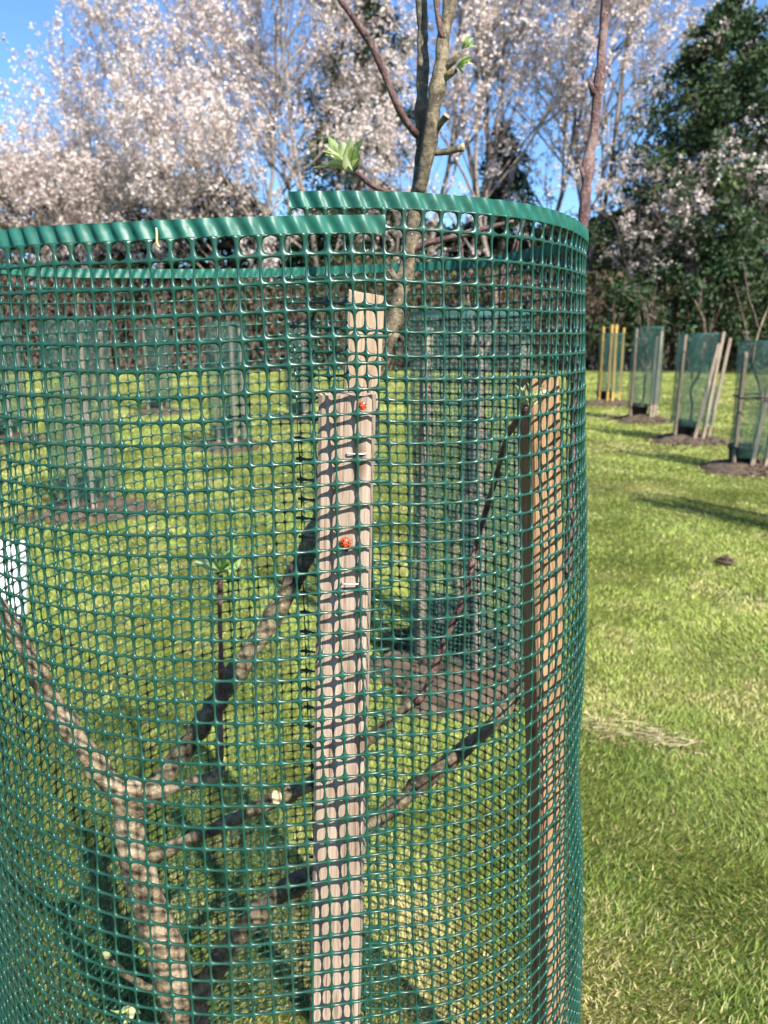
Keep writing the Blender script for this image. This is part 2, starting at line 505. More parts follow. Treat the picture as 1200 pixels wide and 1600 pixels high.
# stubs of cut strands at the outer end
sv = []; sf = []
rs = np.random.RandomState(5)
for j in range(1, nrow):
    for u0, sg in ((LEN, 1), (0.0, -1)):
        ln = rs.uniform(.0055, .0078) if sg > 0 else rs.uniform(.002, .005)
        o0 = len(sv)
        for q, (du, rr) in enumerate(((-.0006, .0013), (ln * .7, .00115), (ln, .0006))):
            for k in range(6):
                a = k * math.pi / 3
                sv.append((u0 + sg * du, BAND + j * PV + math.cos(a) * rr, math.sin(a) * rr))
        for q in range(2):
            for k in range(6):
                sf.append((o0 + q * 6 + k, o0 + q * 6 + (k + 1) % 6, o0 + q * 6 + 6 + (k + 1) % 6, o0 + q * 6 + 6 + k))
        sf.append((o0 + 12, o0 + 13, o0 + 14, o0 + 15)); sf.append((o0 + 12, o0 + 15, o0 + 16, o0 + 17))
parts.append((np.array(sv), np.array(sf)))
VV = []; FF = []; off = 0
for a, f in parts:
    VV.append(a); FF.append(f + off); off += len(a)
RV = near_map(V2)
VV = near_map(np.concatenate(VV))
guard = empty('tree_guard', (NEAR_C.x, NEAR_C.y - LEAN_Y * 1.2, 0))
tag(guard, 'big foreground tree guard of green plastic mesh, its ends overlapping at a stake', 'tree guard')
VV = VV - np.array([guard.location.x, guard.location.y, 0])
link('mesh_sheet', np_mesh('mesh_sheet', VV, np.concatenate(FF)), M['net'], guard)
link('rim', np_mesh('rim', RV - np.array([guard.location.x, guard.location.y, 0]), F2), M['rim'], guard)

def stake_mesh(name, L, wx, wy, seed=0, nz=40, chip=.0):
    """square sawn stake along local +z, worn arrises and a chipped top"""
    P = [(-1, -.86), (-.86, -1), (0, -1.0), (.86, -1), (1, -.86), (1, 0), (1, .86), (.86, 1), (0, 1), (-.86, 1), (-1, .86), (-1, 0)]
    mb = MB(); n = len(P); V = []; F = []
    for i in range(nz + 1):
        z = L * (1 - (1 - i / nz) ** 1)
        for x, y in P:
            j = noise.noise(Vector((x * 3 + seed, y * 3, z * 14))) * .0009
            top = 0
            if i == nz: top = noise.noise(Vector((x * 2.3 + seed * 3, y * 2.1, 4))) * chip
            V.append((x * wx / 2 + j, y * wy / 2 + j, z + top))
    for i in range(nz):
        for k in range(n):
            a = i * n + k; b2 = i * n + (k + 1) % n
            F.append((a, b2, b2 + n, a + n))
    F.append(tuple(reversed(range(n))))
    # worn crown
    c = len(V); V.append((0, 0, L + .002))
    for k in range(n): F.append((nz * n + k, nz * n + (k + 1) % n, c))
    mb.add(V, F)
    me = bpy.data.meshes.new(name); me.from_pydata(mb.v, [], mb.f); me.update()
    return me
def place_stake(name, top, low, wx, wy, yaw, material, parent=None, seed=0, chip=.0):
    """from the point low extended down to the ground up to top"""
    d = (top - low).normalized()
    k = (top.z + .02) / d.z
    base = top - d * k
    o = link(name, stake_mesh(name, k, wx, wy, seed, chip=chip), material, None, smooth=False)
    q = Vector((0, 0, 1)).rotation_difference(d) @ Matrix.Rotation(yaw, 3, 'Z').to_quaternion()
    o.rotation_mode = 'QUATERNION'; o.rotation_quaternion = q
    o.location = base
    if parent:
        o.parent = parent; o.location = base - parent.location
    return o
def wall_y(px, py, off):
    """point on the ray, off metres inside the near wall of the leaning net"""
    lo, hi = .3, .9
    d = ray(px, py)
    for _ in range(50):
        mid_ = (lo + hi) / 2
        p = d * mid_ + Vector((0, 0, H)); cx, cy, r = near_axis(p.z)
        if math.hypot(p.x - cx, p.y - cy) > r: lo = mid_
        else: hi = mid_
    return d * (lo + off) + Vector((0, 0, H))
# front stake: face centre at the top and far down
ft = wall_y(543, 617, .023); fl = wall_y(526, 1600, .030)
front = place_stake('stake', ft + Vector((0, 0, 0)), fl, .0355, .034, R_(-4), M['stake_grey'], guard, 2, .003)
front['label'] = 'weathered grey stake behind the overlap of the mesh'
rt = at(840, 590, .665); rl = at(860, 1590, .635)
right = place_stake('stake', rt, rl, .028, .028, R_(18), M['stake_orange'], guard, 5, .002)
right['label'] = 'orange-brown stake striped by the shadow of the mesh'

# staples through net into the front stake
def staple(px, py, wpx, tilt):
    mb = MB()
    p = wall_y(px, py, .0035)
    wl = wid(wpx, p) / 2
    d = Vector((math.cos(tilt), 0, math.sin(tilt))) * wl
    mb.tube([p - d + Vector((0, .012, 0)), p - d, p - d * .8 + Vector((0, -.0008, 0)), p + d * .8 + Vector((0, -.0008, 0)), p + d, p + d + Vector((0, .012, 0))], [.0006] * 6, 6)
    ob = mb.build('staple', M['steel'])
    ob.parent = guard; ob.location = -guard.location
for a in ((557, 709, 30, 0), (548, 912, 26, 0), (503, 1031, 14, 1.35), (432, 1120, 0, 0)):
    if a[2]: staple(*a)

# tall tan lath inside
tt_ = at(572, 462, .74); tl = at(508, 1600, .66)
o = place_stake('support_stake', tt_, tl, .033, .022, R_(6), M['stake_tan'], None, 9, .012)
tag(o, 'tall pale tan stake with a splintered top, inside the guard behind the ladybird stake', 'stake')

# ------------------------------------------------------------------ apple tree in the guard
apple = empty('apple_tree', (-.10, .78, 0))
tag(apple, 'young apple tree with opening leaf buds growing up through the big round guard', 'tree')
OFF = apple.location.copy()
def limb(kind, pts, n=10, step=.008, lump=.34, seed=0, knots=True):
    P = [at(a, b_, c) for a, b_, c, _ in pts]
    Wd = [wid(q[3], p) / 2 * .92 for q, p in zip(pts, P)]
    P, Wd = spline(P, Wd, step)
    rnd = random.Random(seed)
    if knots:
        nextk = rnd.randint(3, 9)
        for i in range(len(Wd)):
            nextk -= 1
            if nextk == 0:
                for k, g in ((-1, 1.07), (0, rnd.uniform(1.15, 1.36)), (1, 1.08)):
                    if 0 <= i + k < len(Wd): Wd[i + k] *= g
                nextk = rnd.randint(3, 9)
    P = [p + Vector((noise.noise(p * 22 + Vector((seed, 0, 0))), noise.noise(p * 22 + Vector((0, seed, 5))), 0)) * .0016 for p in P]
    mb = MB(); mb.tube([p - OFF for p in P], Wd, n, True, lump, seed, 90)
    mb.build(kind, M[kind], apple)
tr = MB()
base = ground_at(400, 2000)
g0 = Vector((-.10, .80, -.02))
P = [g0, Vector((-.115, .80, .12))]
tp = [(318, 1690, .80, 66), (300, 1620, .80, 63), (285, 1570, .79, 60), (255, 1480, .775, 56), (225, 1390, .765, 50), (204, 1310, .755, 46), (200, 1225, .75, 44)]
Pt = P + [at(a, b_, c) for a, b_, c, _ in tp]; Rt = [.03, .026] + [wid(q[3], at(*q[:3])) / 2 for q in tp]
Ps, Rs = spline(Pt, Rt, .009)
tr.tube([p - OFF for p in Ps], Rs, 16, True, .25, 1, 60)
limb('branch', [(203, 1265, .75, 38), (165, 1212, .74, 35), (110, 1140, .72, 33), (62, 1060, .70, 31), (25, 990, .685, 30), (-10, 940, .67, 28), (-60, 860, .66, 26), (-110, 760, .66, 22)], seed=2)
limb('branch', [(225, 1245, .75, 18), (280, 1230, .745, 16), (318, 1220, .74, 19), (342, 1208, .738, 22), (344, 1196, .738, 16)], seed=3, n=8)
tr.build('trunk', M['trunk'], apple)
limb('limb', [(205, 1272, .75, 34), (240, 1235, .755, 33), (290, 1170, .765, 32), (340, 1095, .775, 31), (400, 1005, .79, 31), (450, 925, .80, 32), (487, 845, .81, 31), (540, 700, .83, 29), (585, 590, .845, 27), (615, 500, .85, 27), (632, 430, .85, 25), (645, 360, .85, 27), (654, 290, .86, 24), (658, 230, .862, 20), (660, 120, .864, 19), (659, 0, .88, 18), (650, -200, .90, 14)], seed=4)
limb('limb', [(655, 300, .85, 20), (670, 235, .843, 24), (680, 170, .838, 25), (687, 110, .835, 25), (695, 50, .835, 22), (703, 0, .835, 20), (715, -150, .835, 15)], seed=5)
limb('limb', [(672, 240, .845, 11), (700, 236, .84, 11), (723, 230, .832, 13)], seed=6, n=8)
limb('limb', [(680, 205, .842, 11), (690, 190, .835, 12), (697, 181, .83, 13)], seed=7, n=8)
limb('limb', [(688, 112, .835, 15), (706, 97, .828, 12), (718, 84, .823, 11)], seed=8, n=8)
limb('limb', [(690, 125, .835, 13), (702, 116, .828, 12), (710, 108, .823, 12)], seed=9, n=8)
limb('limb', [(292, 1575, .79, 36), (340, 1510, .78, 33), (390, 1440, .77, 32), (440, 1395, .765, 32), (490, 1365, .76, 30), (580, 1290, .75, 25), (640, 1240, .745, 25), (690, 1198, .74, 28), (750, 1150, .74, 24), (800, 1095, .74, 23), (830, 1050, .745, 21), (865, 970, .75, 20), (885, 900, .76, 17)], seed=10)
limb('limb', [(222, 1348, .76, 26), (290, 1315, .75, 22), (350, 1288, .745, 20), (400, 1262, .74, 21), (432, 1247, .735, 24)], seed=11, n=9)
limb('limb', [(395, 1268, .742, 18), (450, 1242, .75, 24), (490, 1222, .755, 24), (560, 1172, .73, 18), (610, 1125, .71, 16), (652, 1095, .70, 14)], seed=12, n=9)
limb('limb', [(628, 455, .85, 16), (618, 438, .842, 12), (610, 422, .836, 9)], seed=13, n=8)
limb('limb', [(290, 1578, .79, 14), (240, 1548, .765, 12), (200, 1528, .75, 10), (172, 1500, .74, 9)], seed=14, n=8)
limb('limb', [(590, 585, .845, 12), (610, 540, .835, 13), (622, 520, .83, 10)], seed=31, n=8)
limb('twig', [(651, 212, .85, 13), (632, 185, .84, 12), (612, 142, .83, 12), (602, 117, .828, 15), (580, 72, .82, 11), (555, 32, .81, 10), (525, -12, .81, 9), (490, -80, .81, 8)], seed=15, n=9)
limb('twig', [(692, 62, .833, 12), (684, 20, .828, 10), (680, -40, .825, 9)], seed=16, n=8)
limb('twig', [(885, 905, .76, 17), (893, 800, .77, 16), (898, 650, .79, 15), (903, 500, .80, 15), (908, 400, .81, 15), (914, 330, .82, 17), (922, 235, .83, 18), (926, 215, .83, 16), (932, 150, .83, 16), (941, 70, .83, 15), (946, -5, .83, 14), (955, -150, .83, 10)], seed=17)
limb('twig', [(344, 1200, .738, 13), (343, 1140, .74, 11), (345, 1040, .745, 8), (343, 950, .75, 7), (345, 900, .75, 9)], seed=18, n=8)
limb('twig', [(650, 1098, .70, 14), (668, 1075, .70, 12), (692, 1005, .70, 11), (725, 930, .705, 10), (745, 850, .71, 9), (765, 780, .715, 9), (790, 690, .665, 9), (814, 652, .625, 10), (824, 634, .612, 9)], seed=19, n=8)
limb('twig', [(640, 398, .85, 13), (665, 381, .84, 11), (720, 368, .83, 9), (770, 354, .82, 9), (802, 345, .81, 5)], seed=20, n=8)
limb('twig', [(650, 310, .85, 8), (600, 298, .845, 8), (575, 285, .84, 9), (556, 268, .83, 9)], seed=21, n=8)
limb('twig', [(917, 290, .825, 10), (909, 262, .825, 8)], seed=22, n=6, knots=False)
limb('twig', [(928, 148, .83, 12), (922, 128, .83, 8)], seed=23, n=6, knots=False)
mb = MB()
for px, py, Y, wpx, dr in ((433, 1246, .7345, 24, (.9, -.3, .35)), (724, 230, .8315, 12, (1, -.2, .15)), (698, 180, .829, 12, (.5, -.2, .8))):
    p = at(px, py, Y); d = Vector(dr).normalized(); r = wid(wpx, p) / 2
    mb = MB(); mb.tube([p - d * .0015 - OFF, p + d * .001 - OFF], [r, r * .96], 10)
    mb.build('cut_end', M['cut'], apple, smooth=False)

# leaf buds
def leaf_geo(rnd, base, dr, L, W, V, F, C, col):
    dr = dr.normalized(); side = dr.cross(Vector((rnd.uniform(-1, 1), rnd.uniform(-1, 1), rnd.uniform(-.4, 1)))).normalized()
    nrm = side.cross(dr)
    bend = rnd.uniform(-.1, .45); fold = rnd.uniform(.35, .9)
    o = len(V); n = 7
    for i in range(n + 1):
        t = i / n
        wv = W * (math.sin(math.pi * min(1, t * .93 + .05)) ** .8) * .5 * (1 + .08 * math.sin(t * 40))
        c = base + dr * (L * t) - nrm * (bend * L * t * t)
        for s in (-1, 0, 1):
            V.append(c + side * (s * wv) + nrm * (abs(s) * wv * fold))
            k = 1.0 if s else 1.2
            C.append(tuple(x * k for x in col))
    for i in range(n):
        for s in range(2):
            a = o + i * 3 + s
            F.append((a, a + 1, a + 4, a + 3))
def bud(px, py, Y, axis, nl, L, seed, spread=.8, cols=((.50, .58, .28), (.64, .68, .42), (.38, .50, .20))):
    rnd = random.Random(seed)
    p = at(px, py, Y); ax = Vector(axis).normalized()
    V = []; F = []; C = []
    for k in range(nl):
        d = ax + Vector((rnd.uniform(-1, 1), rnd.uniform(-1, 1), rnd.uniform(-.6, .9))) * spread
        c = rnd.choice(cols); j = rnd.uniform(.85, 1.2)
        leaf_geo(rnd, p - OFF + d * .0008, d, L * rnd.uniform(.55, 1.1), L * rnd.uniform(.22, .42), V, F, C, tuple(x * j for x in c))
    me = np_mesh('leaf_bud', np.array([tuple(q) for q in V]), np.array(F), np.array(C))
    return link('leaf_bud', me, M['leaf'], apple)
bud(548, 268, .828, (-.5, -.2, .8), 26, .034, 1, .95)
bud(345, 893, .75, (0, -.2, 1), 11, .036, 2, .9, ((.32, .46, .17), (.42, .54, .25), (.22, .35, .10)))
bud(824, 634, .611, (.1, -.1, .9), 15, .018, 3, .95, ((.55, .60, .30), (.45, .52, .22), (.62, .60, .36)))
bud(722, 78, .822, (.7, -.2, .7), 9, .015, 4, .6)
bud(713, 104, .822, (.9, -.3, .1), 10, .016, 5, .65, ((.50, .58, .28), (.4, .5, .2)))
bud(205, 1572, .745, (.1, -.5, -.3), 8, .022, 6, .8, ((.62, .62, .34), (.5, .56, .24)))
bud(172, 1496, .738, (-.3, -.3, .8), 5, .017, 7, .5, ((.55, .55, .3),))
bud(612, 424, .835, (-.4, -.3, .8), 4, .008, 8, .5, ((.35, .2, .14), (.4, .4, .2)))
bud(910, 262, .825, (-.4, -.3, .8), 3, .008, 12, .5, ((.35, .2, .14), (.3, .25, .14)))

# ------------------------------------------------------------------ ladybirds
m, t, b = mat('ladybird_shell')
a = N(t, 'ShaderNodeVertexColor', layer_name='Col'); t.links.new(a.outputs[0], b.inputs['Base Color'])
b.inputs['Roughness'].default_value = .22; b.inputs['Coat Weight'].default_value = .5
M['shell'] = m
def ladybird(px, py, yaw, label, off):
    p = wall_y(px, py, off)
    root = empty('ladybird', p)
    tag(root, label, 'ladybird', 'ladybirds on the weathered stake')
    Lx, Ly, Hh = .0036, .0042, .0034      # half width, half length, height
    V = []; F = []; C = []
    nu, nv = 40, 18
    spots = [(0, .78, .17), (-.48, .42, .19), (.48, .42, .19), (-.58, -.12, .21), (.58, -.12, .21), (-.3, -.5, .17), (.3, -.5, .17), (-.25, .1, .13), (.25, .1, .13)]
    for j in range(nv + 1):
        e = math.pi / 2 * j / nv
        for i in range(nu):
            a_ = 2 * math.pi * i / nu
            x, y, z = math.cos(a_) * math.cos(e), math.sin(a_) * math.cos(e), math.sin(e)
            groove = .96 if abs(x) < .05 and j > 1 else 1
            V.append((x * Lx, -z * Hh * groove, y * Ly))
            sp = any((x - sx) ** 2 + (y - sy) ** 2 < sr * sr for sx, sy, sr in spots)
            C.append((.012, .008, .007) if sp else (.66, .075, .012))
    for j in range(nv):
        for i in range(nu):
            a_ = j * nu + i; b2 = j * nu + (i + 1) % nu
            F.append((a_, b2, b2 + nu, a_ + nu))
    sh = link('wing_case', np_mesh('wing_case', np.array(V), np.array(F), np.array(C)), M['shell'], root)
    hd = MB()
    for (cy, rx, ry, rz) in ((.0043, .0023, .0017, .0012), (.0053, .0013, .0011, .0009)):
        vs = []; fs = []
        for j in range(9):
            e = math.pi * j / 8
            for i in range(12):
                a_ = 2 * math.pi * i / 12
                vs.append((math.sin(e) * math.cos(a_) * rx, -.0010 + math.sin(e) * math.sin(a_) * ry, cy + math.cos(e) * rz))
        for j in range(8):
            for i in range(12):
                fs.append((j * 12 + i, j * 12 + (i + 1) % 12, j * 12 + 12 + (i + 1) % 12, j * 12 + 12 + i))
        hd.add(vs, fs)
    hd.build('head', M['black'], root)
    for s in (-1, 1):
        for ly in (-.0016, .0004, .0024):
            lg = MB(); lg.tube([(s * .0024, -.0006, ly), (s * .0041, -.0010, ly + .0002), (s * .0050, .0004, ly - .0006)], [.00022, .00018, .00012], 5)
            lg.build('leg', M['black'], root)
    root.rotation_euler = (0, yaw, 0)
    return root
LB1 = ladybird(567, 634, R_(160), 'orange-red spotted ladybird near the top edge of the weathered stake', .005)
LB2 = ladybird(540, 848, R_(175), 'orange-red spotted ladybird halfway down, just above the lower level staple', .0065)

# dry stem hooked on the rim
mb = MB()
pts = [(244, 356), (245, 366), (245, 376), (247, 384), (250, 386)]
PP = [wall_y(a_, b_, -.004) for a_, b_ in pts]
Pq, Rq = spline(PP, [.0007, .0008, .0008, .0008, .0005], .001)
c0 = PP[-1].copy()
mb.tube([p - c0 for p in Pq], Rq, 6)
o = mb.build('dry_stem', M['straw']); o.location = c0
tag(o, 'short bent straw-coloured stem caught on the ribbed green rim', 'dry stem')

# ------------------------------------------------------------------ other guards in the orchard
def guard_sheet_mesh(Rg, hgt, z0, seed):
    n = int(2 * math.pi * Rg / .0145) + 4; mrow = int((hgt - .012) / .0152)
    Lg = n * .0145
    V1, F1 = net(n, mrow, (0, .25, .5, .75) if False else (0, .5), .0145, .0152, .012, .457, .457, 3, .0010, .0008, .0007, mid=False)
    V2, F2 = band(Lg, .0125, .0145, 3, .0007)
    V = np.concatenate([V1, V2]); F = np.concatenate([F1, F2 + len(V1)])
    ph = V[:, 0] / Rg; k = V[:, 1]
    r = Rg + V[:, 2] + .006 * np.clip(V[:, 0] / Lg, 0, 1) + .018 * (fbm(ph * 1.1 + seed * 5, k * 1.5, 31 + seed, 2) - .5) * 2
    P = np.stack([np.sin(ph) * r, -np.cos(ph) * r, z0 + hgt - k], 1)
    return np_mesh('mesh_sheet', P, F)
def leanq(a, b_):
    return Matrix.Rotation(a, 3, 'X') @ Matrix.Rotation(b_, 3, 'Y')
protos = {}
def sheet_data(key, Rg, hgt, z0):
    if key not in protos:
        me = guard_sheet_mesh(Rg, hgt, z0, len(protos)); protos[key] = me
        me.materials.append(M['net_far'])
        me.polygons.foreach_set('use_smooth', [True] * len(me.polygons))
    return protos[key]
M['net_far'] = green_plastic('green_netting_weathered', (.032, .115, .095), .42)
def far_guard(x, y, Rg, hgt, z0, stakes, label, smat, seed, tie=False, collar=True, labels=None, mound=True, tree_h=1.9):
    rnd = random.Random(seed)
    g = empty('tree_guard', (x, y, float(ground_z(np.array(x), np.array(y)))), rnd.uniform(0, 6.28))
    tag(g, label, 'tree guard', 'smaller tree guards out on the lawn')
    me = sheet_data((Rg, hgt, z0), Rg, hgt, z0)
    o = bpy.data.objects.new('mesh_sheet', me); COL.objects.link(o); o.parent = g
    rz = g.rotation_euler.z
    for (ang, ht, lx, ly) in stakes:
        a_ = ang - rz
        st = link('stake', stake_mesh('stake', ht, .034, .030, rnd.uniform(0, 50), 12, .004), smat, g, smooth=False)
        st.location = (math.sin(a_) * (Rg - .022), -math.cos(a_) * (Rg - .022), -.02)
        q = Matrix.Rotation(-rz, 3, 'Z') @ leanq(lx, ly) @ Matrix.Rotation(rz + a_, 3, 'Z')
        st.rotation_euler = q.to_euler()
    if tie:
        for zz in tie:
            mb = MB()
            P = [(math.sin(k / 24 * 6.2832) * (Rg + .012), -math.cos(k / 24 * 6.2832) * (Rg + .012), zz + .01 * math.sin(k)) for k in range(25)]
            mb.tube(P, [.007] * 25, 5); mb.build('strap', M['black'], g)
    if collar:
        mb = MB(); n = 20; V = []; F = []
        r0, r1, hh = .10, .125, .20
        for (r, z) in ((r0, 0), (r1, hh), (r1 + .008, hh), (r1 + .008, hh - .02), (r1 - .006, hh - .001), (r0 - .004, .01)):
            for k in range(n):
                q = 2 * math.pi * k / n
                V.append((math.cos(q) * r, math.sin(q) * r, z))
        for i in range(5):
            for k in range(n):
                F.append((i * n + k, i * n + (k + 1) % n, (i + 1) * n + (k + 1) % n, (i + 1) * n + k))
        mb.add(V, F)
        c = mb.build('root_collar', M['black']); c.location = (x - .05, y + .03, g.location.z + .01); c.rotation_euler = (rnd.uniform(-.1, .1), rnd.uniform(-.1, .1), 0)
        tag(c, labels[0], 'collar', 'black collars round the saplings')
    if mound:
        nn = 26; V = []; F = []; rr = [0, .08, .16, .23, .30, .37]
        for i, r in enumerate(rr):
            for k in range(nn):
                q = 2 * math.pi * k / nn
                r2 = r * (1 + .7 * noise.noise(Vector((math.cos(q) * 1.5, math.sin(q) * 1.5, seed * 3.1))))
                hz = .10 * max(0, 1 - (r / .37)) ** .8 + (.03 * noise.noise(Vector((math.cos(q) * r * 14, math.sin(q) * r * 14, seed)))) * (1 - r / .37) + (-.025 if i == 5 else .005)
                V.append((math.cos(q) * r2, math.sin(q) * r2, hz))
        for i in range(5):
            for k in range(nn):
                F.append((i * nn + k, i * nn + (k + 1) % nn, (i + 1) * nn + (k + 1) % nn, (i + 1) * nn + k))
        for q in range(420):         # crumbs of bark and soil
            a_ = rnd.uniform(0, 6.283); r = .46 * rnd.random() ** .6; s = rnd.uniform(.006, .022)
            z = .10 * max(0, 1 - r / .37) ** .8 + .004
            o0 = len(V); c = Vector((math.cos(a_) * r, math.sin(a_) * r, z))
            for d in ((1, 0, 0), (0, 1, 0), (-1, 0, 0), (0, -1, 0), (0, 0, 1), (0, 0, -1)):
                V.append(tuple(c + Vector(d) * s * rnd.uniform(.5, 1.2)))
            for f in ((0,1,4),(1,2,4),(2,3,4),(3,0,4),(1,0,5),(2,1,5),(3,2,5),(0,3,5)): F.append(tuple(o0 + k for k in f))
        mb = MB(); mb.add(V, F)
        d = mb.build('mulch_mound', M['mulch'], smooth=False); d.location = (x, y, g.location.z)
        tag(d, labels[1], 'mulch mound', 'mulch mounds under the guards')
    # sapling
    tr_ = empty('sapling', (x, y, g.location.z))
    tag(tr_, labels[2], 'sapling', 'saplings in the smaller guards')
    mb = MB()
    P = [Vector((0, 0, -.02))]; 
    for k in range(1, 9):
        P.append(Vector((rnd.uniform(-.03, .03) * k ** .5, rnd.uniform(-.03, .03), tree_h * k / 8)))
    Pn, Rn = spline(P, [.016 * (1 - .085 * k) for k in range(9)], .05)
    mb.tube(Pn, Rn, 6, lump=.2)
    mb.build('trunk', M['limb'], tr_)
    br = MB()
    for k in range(9):
        i = rnd.randint(len(Pn) // 3, len(Pn) - 3); p = Pn[i]; a_ = rnd.uniform(0, 6.28)
        L = rnd.uniform(.25, .6)
        q = [p]
        for s in range(1, 5):
            q.append(p + Vector((math.cos(a_) * L * .35 * s / 4, math.sin(a_) * L * .35 * s / 4, L * (s / 4) ** 1.15)) + Vector((rnd.uniform(-.015, .015),) * 3))
        br.tube(q, [.006, .005, .004, .003, .002], 5)
    br.build('branch', M['twig'], tr_)
    return g
P3 = [(.3, 1.16, 0, 0), (2.4, 1.2, .02, .03), (4.4, 1.18, -.02, 0)]
row = [
 ((725, 1040), .19, 1.13, .08, [(-1.25, 1.18, 0, .01), (.2, 1.12, .0, -.03), (1.3, 1.14, .01, 0), (3.1, 1.16, 0, .02)], 'stake_far', 'nearest of the smaller guards, seen through the right half of the foreground mesh', None, ('black collar directly behind the foreground guard, seen through its mesh', 'brown mulch heap directly behind the foreground guard, seen through its mesh', 'bare sapling just behind the foreground guard, seen through its mesh')),
 ((1170, 735), .17, .95, .12, [(-1.4, 1.0, 0, 0), (-.35, 1.1, 0, .1), (.4, 1.08, .02, .05), (1.35, 1.1, 0, .08)], 'stake_far', 'green mesh guard cut by the right picture edge, with a dark strap round it', (.62,), ('black collar at the foot of the guard at the right picture edge', 'brown mulch heap under the guard at the right picture edge', 'tall bare sapling rising above the guard at the right picture edge')),
 ((1078, 690), .20, .95, .17, [(-1.45, 1.13, 0, .02), (-.2, 1.05, 0, .16), (.3, 1.16, .0, .1), (1.45, 1.1, 0, .12)], 'stake_far', 'green mesh guard with stakes splayed to the right, second from the right edge', None, ('black collar under the guard with splayed stakes', 'mulch heap with weeds under the guard with splayed stakes', 'bare sapling in the guard with splayed stakes')),
 ((1003, 657), .19, .98, .22, [(-1.4, 1.2, 0, 0), (.3, 1.1, 0, 0), (.55, 1.16, .0, .02), (1.4, 1.22, 0, .0)], 'stake_far', 'dull green guard on upright grey stakes, between the yellow stakes and the splayed ones', None, ('black collar under the guard with upright grey stakes on the right', 'brown mulch heap under the upright grey stakes on the right', 'bare sapling between the upright grey stakes on the right')),
 ((950, 632), .19, .9, .2, [(-1.3, 1.22, 0, 0), (-.35, 1.25, 0, 0), (.1, 1.25, .0, -.01), (1.2, 1.2, 0, .0)], 'stake_yellow', 'far green guard on bright yellow stakes beside the foreground guard edge', None, ('black collar at the foot of the yellow stakes', 'brown soil heap at the foot of the yellow stakes', 'bare sapling between the yellow stakes')),
]
SPOTS = []
def add_guard(xy, *a, **k):
    SPOTS.append((xy[0], xy[1], .33)); return far_guard(xy[0], xy[1], *a, **k)
for i, (pp, Rg, hg, z0, st, sm, lab, tie, labs) in enumerate(row):
    g = gp(*pp)
    add_guard((g.x, g.y), Rg, hg, z0, st, lab, M[sm], 40 + i, tie=tie, labels=labs, tree_h=(1.3, 1.75, 1.45, 1.5, 1.4)[i])
left = [
 ((140, 800), .19, 1.1, .12, [(-.1, 1.2, 0, 0), (.55, 1.15, 0, .0), (2.4, 1.18, 0, 0)], 'stake_far', 'green guard on two pale stakes seen through the left of the foreground mesh', ('black collar seen through the left of the mesh by two pale stakes', 'brown mulch strip by two pale stakes seen through the left of the mesh', 'bare sapling by two pale stakes seen through the left of the mesh')),
 ((360, 700), .19, 1.1, .12, [(-.5, 1.25, 0, .03), (.5, 1.2, 0, .0), (2.4, 1.18, 0, 0)], 'stake_far', 'green guard seen through the mesh about midway between the left edge and the ladybird stake', ('black collar seen through the mesh midway between left edge and stake', 'brown mulch patch seen through the mesh midway between left edge and stake', 'bare sapling seen through the mesh midway between left edge and stake')),
 ((15, 690), .19, 1.1, .12, [(-.9, 1.2, 0, 0), (.6, 1.25, 0, .0), (2.4, 1.18, 0, 0)], 'stake_far', 'green guard seen through the mesh at the left picture edge', ('black collar seen through the mesh at the left picture edge', 'brown mulch patch seen through the mesh at the left picture edge', 'bare sapling seen through the mesh at the left picture edge')),
 ((470, 655), .19, 1.1, .12, [(-.9, 1.2, 0, 0), (.4, 1.25, 0, .0), (2.4, 1.18, 0, 0)], 'stake_far', 'far green guard seen through the mesh just left of the ladybird stake', ('black collar seen through the mesh just left of the ladybird stake', 'brown mulch patch seen through the mesh just left of the ladybird stake', 'bare sapling seen through the mesh just left of the ladybird stake')),
 ((250, 645), .19, 1.1, .12, [(-.9, 1.2, 0, 0), (.4, 1.25, 0, .0), (2.4, 1.18, 0, 0)], 'stake_far', 'farthest green guard seen through the mesh, between the two-stake guard and the middle one', ('black collar of the farthest guard seen through the mesh on the left', 'brown mulch patch of the farthest guard seen through the mesh on the left', 'bare sapling of the farthest guard seen through the mesh on the left')),
]
for i, (pp, Rg, hg, z0, st, sm, lab, labs) in enumerate(left):
    g = gp(*pp)
    add_guard((g.x, g.y), Rg, hg, z0, st, lab, M[sm], 60 + i, labels=labs, tree_h=1.4)
# a guard just beyond the right picture edge: its shadow lies on the lawn
add_guard((2.62, 4.14), .19, 1.1, .12, P3, 'green guard just outside the right of the picture whose shadow crosses the lawn', M['stake_far'], 77, labels=('black collar just outside the right of the picture', 'mulch heap just outside the right of the picture', 'bare sapling just outside the right of the picture'))

# white tub at the left edge
g = gp(2, 962)
tub = empty('tub', (g.x, g.y, 0.0))
tag(tub, 'white plastic tub on the lawn at the left picture edge, seen through the mesh', 'tub')
mb = MB(); V = []; F = []; n = 56
prof = ((.10, 0), (.125, .29), (.134, .29), (.134, .265), (.128, .262), (.122, .285), (.096, .01))
for r, z in prof:
    for k in range(n):
        q = 2 * math.pi * k / n; V.append((math.cos(q) * r, math.sin(q) * r, z))
for i in range(len(prof) - 1):
    for k in range(n):
        F.append((i * n + k, i * n + (k + 1) % n, (i + 1) * n + (k + 1) % n, (i + 1) * n + k))
F.append(tuple(range(n - 1, -1, -1)))
mb.add(V, F); mb.build('body', M['white'], tub, smooth=False)
mb = MB(); mb.tube([(math.cos(k / 16 * math.pi) * .133, -.06 * math.sin(k / 16 * math.pi) , .262 - .11 * math.sin(k / 16 * math.pi)) for k in range(17)], [.0025] * 17, 6)
mb.build('handle', M['steel'], tub)

